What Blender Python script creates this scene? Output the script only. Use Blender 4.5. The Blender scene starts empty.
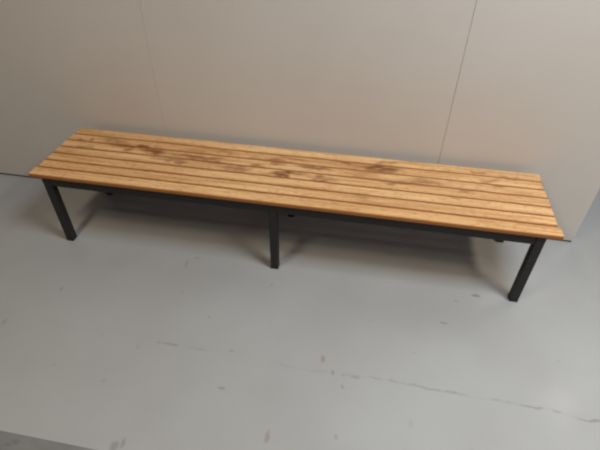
import bpy, bmesh, math, random
from mathutils import Vector
random.seed(7)
SC = bpy.context.scene
COL = SC.collection

# ------------------------------------------------------------------ helpers
def srgb(r, g, b):
    f = lambda c: (c/12.92 if c <= 0.04045 else ((c+0.055)/1.055)**2.4)
    return (f(r/255), f(g/255), f(b/255), 1.0)

def add_box(bm, x0, x1, y0, y1, z0, z1, bevel=0.0, seg=2):
    vs = [bm.verts.new((x, y, z)) for x in (x0, x1) for y in (y0, y1) for z in (z0, z1)]
    idx = [(0, 1, 3, 2), (4, 6, 7, 5), (0, 4, 5, 1), (2, 3, 7, 6), (0, 2, 6, 4), (1, 5, 7, 3)]
    fs = [bm.faces.new([vs[i] for i in q]) for q in idx]
    if bevel > 0:
        es = list({e for f in fs for e in f.edges})
        bmesh.ops.bevel(bm, geom=es, offset=bevel, segments=seg, profile=0.5, affect='EDGES', clamp_overlap=True)

def obj(name, bm, mat, parent=None, smooth=False):
    bmesh.ops.recalc_face_normals(bm, faces=bm.faces[:])
    me = bpy.data.meshes.new(name)
    bm.to_mesh(me); bm.free()
    if smooth:
        for p in me.polygons: p.use_smooth = True
    me.materials.append(mat)
    o = bpy.data.objects.new(name, me)
    COL.objects.link(o)
    if parent: o.parent = parent
    return o

class NT:
    """small node-graph helper"""
    def __init__(self, name):
        self.m = bpy.data.materials.new(name); self.m.use_nodes = True
        self.t = self.m.node_tree; self.t.nodes.clear()
        self.out = self.t.nodes.new('ShaderNodeOutputMaterial')
        self.b = self.t.nodes.new('ShaderNodeBsdfPrincipled')
        self.t.links.new(self.b.outputs[0], self.out.inputs[0])
        self.tc = self.t.nodes.new('ShaderNodeTexCoord')
        self.P = self.tc.outputs['Object']
    def link(self, a, b): self.t.links.new(a, b)
    def put(self, sock, v):
        if isinstance(v, bpy.types.NodeSocket): self.link(v, sock)
        else: sock.default_value = v
    def math(self, op, a, b=0.0, c=0.0, clamp=False):
        n = self.t.nodes.new('ShaderNodeMath'); n.operation = op; n.use_clamp = clamp
        for i, v in enumerate((a, b, c)): self.put(n.inputs[i], v)
        return n.outputs[0]
    def scale(self, s, off=(0, 0, 0), src=None):
        n = self.t.nodes.new('ShaderNodeMapping')
        n.inputs['Scale'].default_value = s; n.inputs['Location'].default_value = off
        self.link(src or self.P, n.inputs['Vector']); return n.outputs[0]
    def noise(self, vec, scale, detail=3.0, rough=0.55, dist=0.0):
        n = self.t.nodes.new('ShaderNodeTexNoise')
        self.link(vec, n.inputs['Vector'])
        n.inputs['Scale'].default_value = scale; n.inputs['Detail'].default_value = detail
        n.inputs['Roughness'].default_value = rough; n.inputs['Distortion'].default_value = dist
        return n.outputs[0]
    def remap(self, v, a, b, c=0.0, d=1.0, smooth=True):
        n = self.t.nodes.new('ShaderNodeMapRange')
        n.interpolation_type = 'SMOOTHSTEP' if smooth else 'LINEAR'
        self.put(n.inputs[0], v)
        for i, x in enumerate((a, b, c, d)): self.put(n.inputs[i+1], x)
        return n.outputs[0]
    def mix(self, fac, a, b, mode='MIX'):
        n = self.t.nodes.new('ShaderNodeMix'); n.data_type = 'RGBA'; n.blend_type = mode
        self.put(n.inputs[0], fac); self.put(n.inputs[6], a); self.put(n.inputs[7], b)
        return n.outputs[2]
    def sep(self, vec=None):
        n = self.t.nodes.new('ShaderNodeSeparateXYZ'); self.link(vec or self.P, n.inputs[0]); return n.outputs
    def bump(self, h, strength, dist=0.002):
        n = self.t.nodes.new('ShaderNodeBump')
        n.inputs['Strength'].default_value = strength; n.inputs['Distance'].default_value = dist
        self.link(h, n.inputs['Height']); self.link(n.outputs[0], self.b.inputs['Normal'])
    def set(self, color=None, rough=None, metal=None, spec=None):
        if color is not None: self.put(self.b.inputs['Base Color'], color)
        if rough is not None: self.put(self.b.inputs['Roughness'], rough)
        if metal is not None: self.put(self.b.inputs['Metallic'], metal)
        if spec is not None: self.put(self.b.inputs['Specular IOR Level'], spec)

# ------------------------------------------------------------------ materials
def spot(n, x, y, rx, ry, warp, hard=0.45):
    """a stain of its own shape: ragged ellipse at (x, y)"""
    s = n.sep(warp)
    dx = n.math('MULTIPLY', n.math('SUBTRACT', s[0], x), 1/rx)
    dy = n.math('MULTIPLY', n.math('SUBTRACT', s[1], y), 1/ry)
    d = n.math('SQRT', n.math('ADD', n.math('MULTIPLY', dx, dx), n.math('MULTIPLY', dy, dy)))
    return n.remap(d, hard, 1.25, 1.0, 0.0)

def warp_vec(n, scale, amount):
    nz = n.t.nodes.new('ShaderNodeTexNoise'); n.link(n.P, nz.inputs['Vector'])
    nz.inputs['Scale'].default_value = scale; nz.inputs['Detail'].default_value = 2
    v = n.t.nodes.new('ShaderNodeVectorMath'); v.operation = 'SUBTRACT'
    n.link(nz.outputs['Color'], v.inputs[0]); v.inputs[1].default_value = (.5, .5, .5)
    m = n.t.nodes.new('ShaderNodeVectorMath'); m.operation = 'MULTIPLY_ADD'
    n.link(v.outputs[0], m.inputs[0]); m.inputs[1].default_value = (amount,)*3
    n.link(n.P, m.inputs[2]); return m.outputs[0]

FLOOR_C = srgb(168, 168, 167)
def floor_material():
    n = NT('painted_concrete')
    base = n.mix(n.remap(n.noise(n.P, 2.2, 4), .3, .7), FLOOR_C, srgb(163, 162, 161))
    fine = n.noise(n.P, 38, 3)
    base = n.mix(n.remap(fine, .55, .8, 0, .22), base, srgb(154, 154, 154))
    w = warp_vec(n, 60, 0.014)
    grey = [(1.669, -.152, .016, .007, .55), (1.803, .012, .020, .009, .8), (1.722, -.032, .010, .006, .35),
            (.992, -.083, .005, .006, .6), (1.556, -.306, .010, .006, .25), (.169, -.258, .008, .010, .5),
            (.054, -.447, .010, .016, .35), (.610, -.03, .006, .026, .45), (.640, .012, .016, .006, .4),
            (.649, -.186, .007, .010, .3), (.440, -.435, .006, .010, .25), (.59, -.46, .006, .010, .25),
            (.93, -.559, .016, .006, .6), (.794, -.286, .005, .008, .35), (.341, -.58, .007, .007, .3),
            (.537, -.605, .008, .012, .22), (.675, -.798, .014, .016, .6), (.696, -.786, .008, .02, .5),
            (.70, -.428, .034, .006, .5), (.80, -.428, .05, .004, .28), (.922, -.415, .008, .008, .35),
            (.655, -.428, .012, .005, .35), (1.4, -.19, .012, .006, .2), (2.05, -.25, .012, .008, .2)]
    tot = None
    for x, y, rx, ry, k in grey:
        x, y = .995*x-.007*y+.0095, .0041*x+.9957*y-.0043
        s = n.math('MULTIPLY', spot(n, x, y, rx, ry, w), k)
        tot = s if tot is None else n.math('MAXIMUM', tot, s)
    base = n.mix(n.math('MULTIPLY', tot, .7), base, srgb(104, 104, 104))
    brown = [(1.243, -.39, .008, .016, .85), (1.322, -.484, .007, .007, .75), (1.115, -.69, .009, .022, .7),
             (1.319, -.653, .007, .009, .5), (1.544, -.571, .009, .018, .22), (1.284, -.437, .006, .009, .8),
             (1.318, -.439, .005, .005, .5), (1.36, -.44, .016, .005, .6)]
    tot = None
    for x, y, rx, ry, k in brown:
        x, y = .995*x-.007*y+.0095, .0041*x+.9957*y-.0043
        s = n.math('MULTIPLY', spot(n, x, y, rx, ry, w), k)
        tot = s if tot is None else n.math('MAXIMUM', tot, s)
    base = n.mix(n.math('MULTIPLY', tot, .75), base, srgb(140, 120, 104))
    # hairline crack along the painted joint
    s = n.sep(warp_vec(n, 22, 0.022))
    pts = [(.55, -.42), (.951, -.420), (1.086, -.434), (1.182, -.446), (1.284, -.441), (1.455, -.434), (1.594, -.440),
           (1.822, -.446), (1.975, -.449), (2.04, -.457), (2.076, -.464), (2.129, -.456), (2.6, -.45)]
    pts = [(x, .0041*x+.9957*y-.0043+.003) for x, y in pts]
    fc = n.t.nodes.new('ShaderNodeFloatCurve')
    cv = fc.mapping.curves[0]
    norm = lambda p: ((p[0]-.55)/2.05, (p[1]+.55)/.2)
    cv.points[0].location = norm(pts[0]); cv.points[1].location = norm(pts[-1])
    for p in pts[1:-1]: cv.points.new(*norm(p))
    fc.mapping.update()
    n.link(n.remap(s[0], .55, 2.6, 0, 1, False), fc.inputs['Value'])
    yy = n.math('MULTIPLY_ADD', fc.outputs[0], .2, -.55)
    d = n.math('ABSOLUTE', n.math('SUBTRACT', s[1], yy))
    line = n.remap(d, .0012, .0062, 1, 0)
    along = n.remap(s[0], 1.0, 2.0, .03, .4, False)
    broken = n.remap(n.noise(n.P, 19, 3), .40, .58, .2, 1)
    crack = n.math('MULTIPLY', n.math('MULTIPLY', line, along), broken)
    base = n.mix(crack, base, srgb(84, 80, 76))
    n.set(base, n.remap(n.noise(n.P, 6, 4), .3, .7, .30, .42), 0, .5)
    n.bump(n.noise(n.P, 24, 4), .12, .003)
    return n.m

def border_material():
    n = NT('worn_dark_concrete')
    c = n.mix(n.remap(n.noise(n.P, 7, 5), .35, .7), srgb(128, 127, 125), srgb(114, 113, 111))
    w = warp_vec(n, 60, 0.014)
    m = n.math('MAXIMUM', spot(n, .392, -.838, .016, .010, w), spot(n, .375, -.85, .012, .006, w))
    m = n.math('MAXIMUM', m, spot(n, .45, -.87, .006, .006, w))
    c = n.mix(n.math('MULTIPLY', m, .35), c, srgb(80, 78, 76))
    n.set(c, .55, 0, .4)
    n.bump(n.noise(n.P, 30, 4), .2, .003)
    return n.m

def wall_material():
    n = NT('cream_wall_board')
    c = n.mix(n.remap(n.noise(n.P, 1.7, 3), .3, .7), srgb(214, 207, 200), srgb(210, 202, 194))
    n.set(c, .55, 0, .35)
    n.bump(n.noise(n.P, 120, 2), .04, .001)
    return n.m

def wood_material():
    n = NT('varnished_pine')
    s = n.sep()
    pitch = 0.388/7
    slat = n.math('FLOOR', n.math('DIVIDE', s[1], pitch))
    off = n.t.nodes.new('ShaderNodeCombineXYZ')
    n.link(n.math('MULTIPLY', slat, 3.71), off.inputs[0]); n.link(n.math('MULTIPLY', slat, 1.37), off.inputs[2])
    v = n.t.nodes.new('ShaderNodeVectorMath'); v.operation = 'ADD'
    n.link(n.P, v.inputs[0]); n.link(off.outputs[0], v.inputs[1])
    g = v.outputs[0]
    grain = n.noise(n.scale((1.6, 42, 42), src=g), 1.6, 5, .6, .6)
    broad = n.noise(n.scale((1.3, 9, 9), src=g), 1.5, 3, .5, .4)
    tone = n.noise(n.scale((.15, .15, .15), src=g), 6, 1)
    c = n.mix(n.remap(tone, .35, .65), WOOD_A, WOOD_B)
    c = n.mix(n.remap(grain, .40, .70, 0, .6), c, WOOD_C)
    c = n.mix(n.remap(broad, .5, .7, 0, .6), c, WOOD_C)
    # knots
    vo = n.t.nodes.new('ShaderNodeTexVoronoi'); n.link(n.scale((3.1, 17, .01), src=g), vo.inputs['Vector'])
    vo.inputs['Scale'].default_value = 1.0
    c = n.mix(n.remap(vo.outputs['Distance'], .03, .13, .65, 0), c, srgb(128, 72, 32))
    # worn, dirt-stained patches on the back slats
    w = warp_vec(n, 14, 0.09)
    stains = [(.33, .275, .17, .020, .75), (.42, .255, .07, .022, .7), (.50, .205, .10, .020, .5), (.20, .31, .09, .02, .5),
              (.62, .250, .14, .022, .5), (.80, .195, .09, .02, .45), (.92, .275, .10, .02, .5), (1.0, .19, .09, .018, .75),
              (1.02, .31, .08, .014, .45), (1.10, .255, .10, .02, .6), (1.16, .185, .06, .02, .55), (1.37, .30, .10, .024, .75), (1.40, .345, .06, .02, .55),
              (1.45, .225, .10, .02, .5), (1.70, .20, .05, .022, .5), (1.56, .245, .08, .02, .35),
              (.72, .31, .10, .014, .4), (1.88, .335, .05, .016, .4), (1.75, .35, .06, .012, .4), (.12, .23, .05, .014, .4),
              (.26, .28, .05, .02, .7), (.30, .24, .03, .02, .6), (.56, .19, .05, .012, .6), (.10, .30, .02, .016, .5), (.06, .275, .02, .012, .5),
              (.88, .22, .05, .014, .5), (.70, .22, .06, .02, .5), (1.24, .32, .06, .014, .5), (1.62, .34, .04, .012, .5), (1.80, .30, .05, .014, .4), (1.30, .10, .03, .01, .3), (1.66, .15, .03, .01, .4), (.45, .10, .02, .008, .4)]
    tot = None
    for x, y, rx, ry, k in stains:
        q = n.math('MULTIPLY', spot(n, x, y, rx, ry, w, .2), k)
        tot = q if tot is None else n.math('MAXIMUM', tot, q)
    blot = n.remap(n.noise(n.scale((9, 30, 30), src=g), 1.5, 4), .34, .52, .45, 1)
    c = n.mix(n.math('MULTIPLY', n.math('MULTIPLY', tot, 1.25), blot, clamp=True), c, srgb(104, 56, 24))
    speck = n.noise(n.scale((26, 60, 60), src=g), 1.6, 5, .65)
    c = n.mix(n.remap(speck, .48, .72, 0, .5), c, srgb(140, 92, 52))
    # old orange varnish on the edges, tops worn paler; band also paints gap shade
    c = n.mix(n.remap(s[2], .3525, .3578, .95, 0), c, srgb(164, 100, 44))
    n.set(c, n.remap(grain, .3, .7, .42, .55), 0, .35)
    n.bump(grain, .12, .001)
    return n.m

def plain(name, c, rough, metal=0, spec=.5, ns=60, bump=.05, c2=None):
    n = NT(name)
    col = n.mix(n.remap(n.noise(n.P, ns, 3), .35, .7), c, c2 or c)
    n.set(col, rough, metal, spec); n.bump(n.noise(n.P, ns*3, 2), bump, .001)
    return n.m

WOOD_A, WOOD_B, WOOD_C = srgb(232, 188, 134), srgb(220, 173, 118), srgb(164, 108, 60)
M_FLOOR, M_BORDER, M_WALL, M_WOOD = floor_material(), border_material(), wall_material(), wood_material()
M_STEEL = plain('black_painted_steel', srgb(41, 40, 40), .5, 0, .35, 60, .05, srgb(36, 35, 35))
M_RUBBER_GAP = plain('black_rubber_and_gap_shade', srgb(30, 30, 31), .7)  # rubber of the feet, also painted shade of the gap under the wall
M_SEAM = plain('dark_joint', srgb(150, 141, 131), .8)

def structure(o): o['kind'] = 'structure'; return o

# ------------------------------------------------------------------ the room
EDGE = -.817
bm = bmesh.new(); add_box(bm, -2.6, 6.0, EDGE, 4.5, -.12, 0)
structure(obj('floor', bm, M_FLOOR))
bm = bmesh.new(); add_box(bm, -2.6, 6.0, -4.5, EDGE-.0005, -.12, -.0005)
structure(obj('floor_border', bm, M_BORDER))

WY, WX1, WTOP, WTH = .4235, 2.2654, 2.35, .05
SEAMS = [-2.047, -.8278, .3915, 1.6109, WX1]
bm = bmesh.new(); add_box(bm, SEAMS[0]+.01, WX1-.012, WY+.0022, WY+WTH-.006, .011, WTOP-.01)
wall = structure(obj('wall_back', bm, M_SEAM))
bm = bmesh.new(); add_box(bm, SEAMS[0]+.01, WX1-.003, WY+.003, WY+WTH-.004, 0, .0108)
obj('gap_shade_strip', bm, M_RUBBER_GAP, wall)  # dark strip added to stand in for the shade under the boards
for a, b in zip(SEAMS[:-1], SEAMS[1:]):
    bm = bmesh.new()
    add_box(bm, a+.0005, b-.0005, WY, WY+WTH, .009, WTOP, .0012, 1)
    obj('wall_board', bm, M_WALL, wall)

# ------------------------------------------------------------------ the bench
L, D, H, T, B = 2.0, .388, .358, .0225, .008
N = 7; PITCH = D/N; GAP = .0062
bench = bpy.data.objects.new('bench', None); COL.objects.link(bench)
bench['label'] = 'long low slatted wooden bench with a black steel frame standing in front of the wall'
bench['category'] = 'bench'
for k in range(N):
    bm = bmesh.new()
    dl, dr = random.uniform(-.006, 0), random.uniform(.001, .006)
    if k == 0: dl, dr = -.006, .009
    add_box(bm, dl, L+dr, k*PITCH+(GAP/2 if k else 0), (k+1)*PITCH-(GAP/2 if k < N-1 else 0), H-T, H, .0075, 3)
    obj('slat', bm, M_WOOD, bench)
ZR = H-T
LEGW = .032
AX = .0554
legx = [AX, .9875, L-AX]
RY0, RY1 = B, D+.006                     # outer faces of the frame
RH = .038
def tube(name, x0, x1, y0, y1, z0, z1, parent=bench):
    bm = bmesh.new(); add_box(bm, x0, x1, y0, y1, z0, z1, .0025, 2)
    return obj(name, bm, M_STEEL, parent)
tube('frame_rail', AX+LEGW/2, L-AX-LEGW/2, RY0+.002, RY0+.024, ZR-RH, ZR-.0003).name
tube('frame_rail', AX+LEGW/2, L-AX-LEGW/2, RY1-.024, RY1-.002, ZR-RH, ZR-.0003)
for x in legx:
    tube('cross_rail', x-.011, x+.011, RY0+LEGW, RY1-LEGW, ZR-RH, ZR-.0003)
    for y0 in (RY0, RY1-LEGW):
        bm = bmesh.new()
        top = ZR-.0003 if x != legx[1] else ZR-RH
        add_box(bm, x-LEGW/2, x+LEGW/2, y0, y0+LEGW, .012, top, .0025, 2)
        leg = obj('leg', bm, M_STEEL, bench)
        bm = bmesh.new()
        add_box(bm, x-LEGW/2-.0006, x+LEGW/2+.0006, y0-.0006, y0+LEGW+.0006, 0, .0125, .003, 2)
        obj('foot_cap', bm, M_RUBBER_GAP, leg)

# ------------------------------------------------------------------ light
def lamp(name, x, y, z, sx, sy, watts, col):
    l = bpy.data.lights.new(name, 'AREA'); l.shape = 'RECTANGLE'; l.size = sx; l.size_y = sy
    l.energy = watts; l.color = col
    o = bpy.data.objects.new(name, l); o.location = (x, y, z); COL.objects.link(o)
    o['kind'] = 'structure'
    return o
lamp('ceiling_light', 3.3, -1.15, 2.8, .25, 1.2, 52, (1.0, .86, .67))
lamp('ceiling_light', .1, -1.55, 2.8, .3, 1.0, 29, (1.0, .85, .65))
lamp('ceiling_light', 3.5, 1.4, 2.8, .6, .8, 14, (1.0, .98, .95))
lamp('skylight', 2.3, -.6, 2.9, .9, .8, 55, (.74, .87, 1.0))

w = bpy.data.worlds.new('World'); SC.world = w; w.use_nodes = True
bg = w.node_tree.nodes['Background']
bg.inputs[0].default_value = (.96, .98, 1.0, 1); bg.inputs[1].default_value = .02

# ------------------------------------------------------------------ camera
cam = bpy.data.cameras.new('Camera'); cam.lens = 27.609; cam.sensor_width = 36; cam.sensor_fit = 'HORIZONTAL'
co = bpy.data.objects.new('Camera', cam); COL.objects.link(co)
co.location = (1.327195, -1.315726, 1.377013); co.rotation_euler = (.875934, -.008534, .181254)
cam.clip_start = .05
SC.camera = co
vs = SC.view_settings
SC.display_settings.display_device = 'sRGB'
vs.view_transform = 'Standard'; vs.look = 'None'; vs.exposure = 0.0; vs.gamma = 1.0; vs.use_curve_mapping = False
SC.cycles.filter_width = 2.2
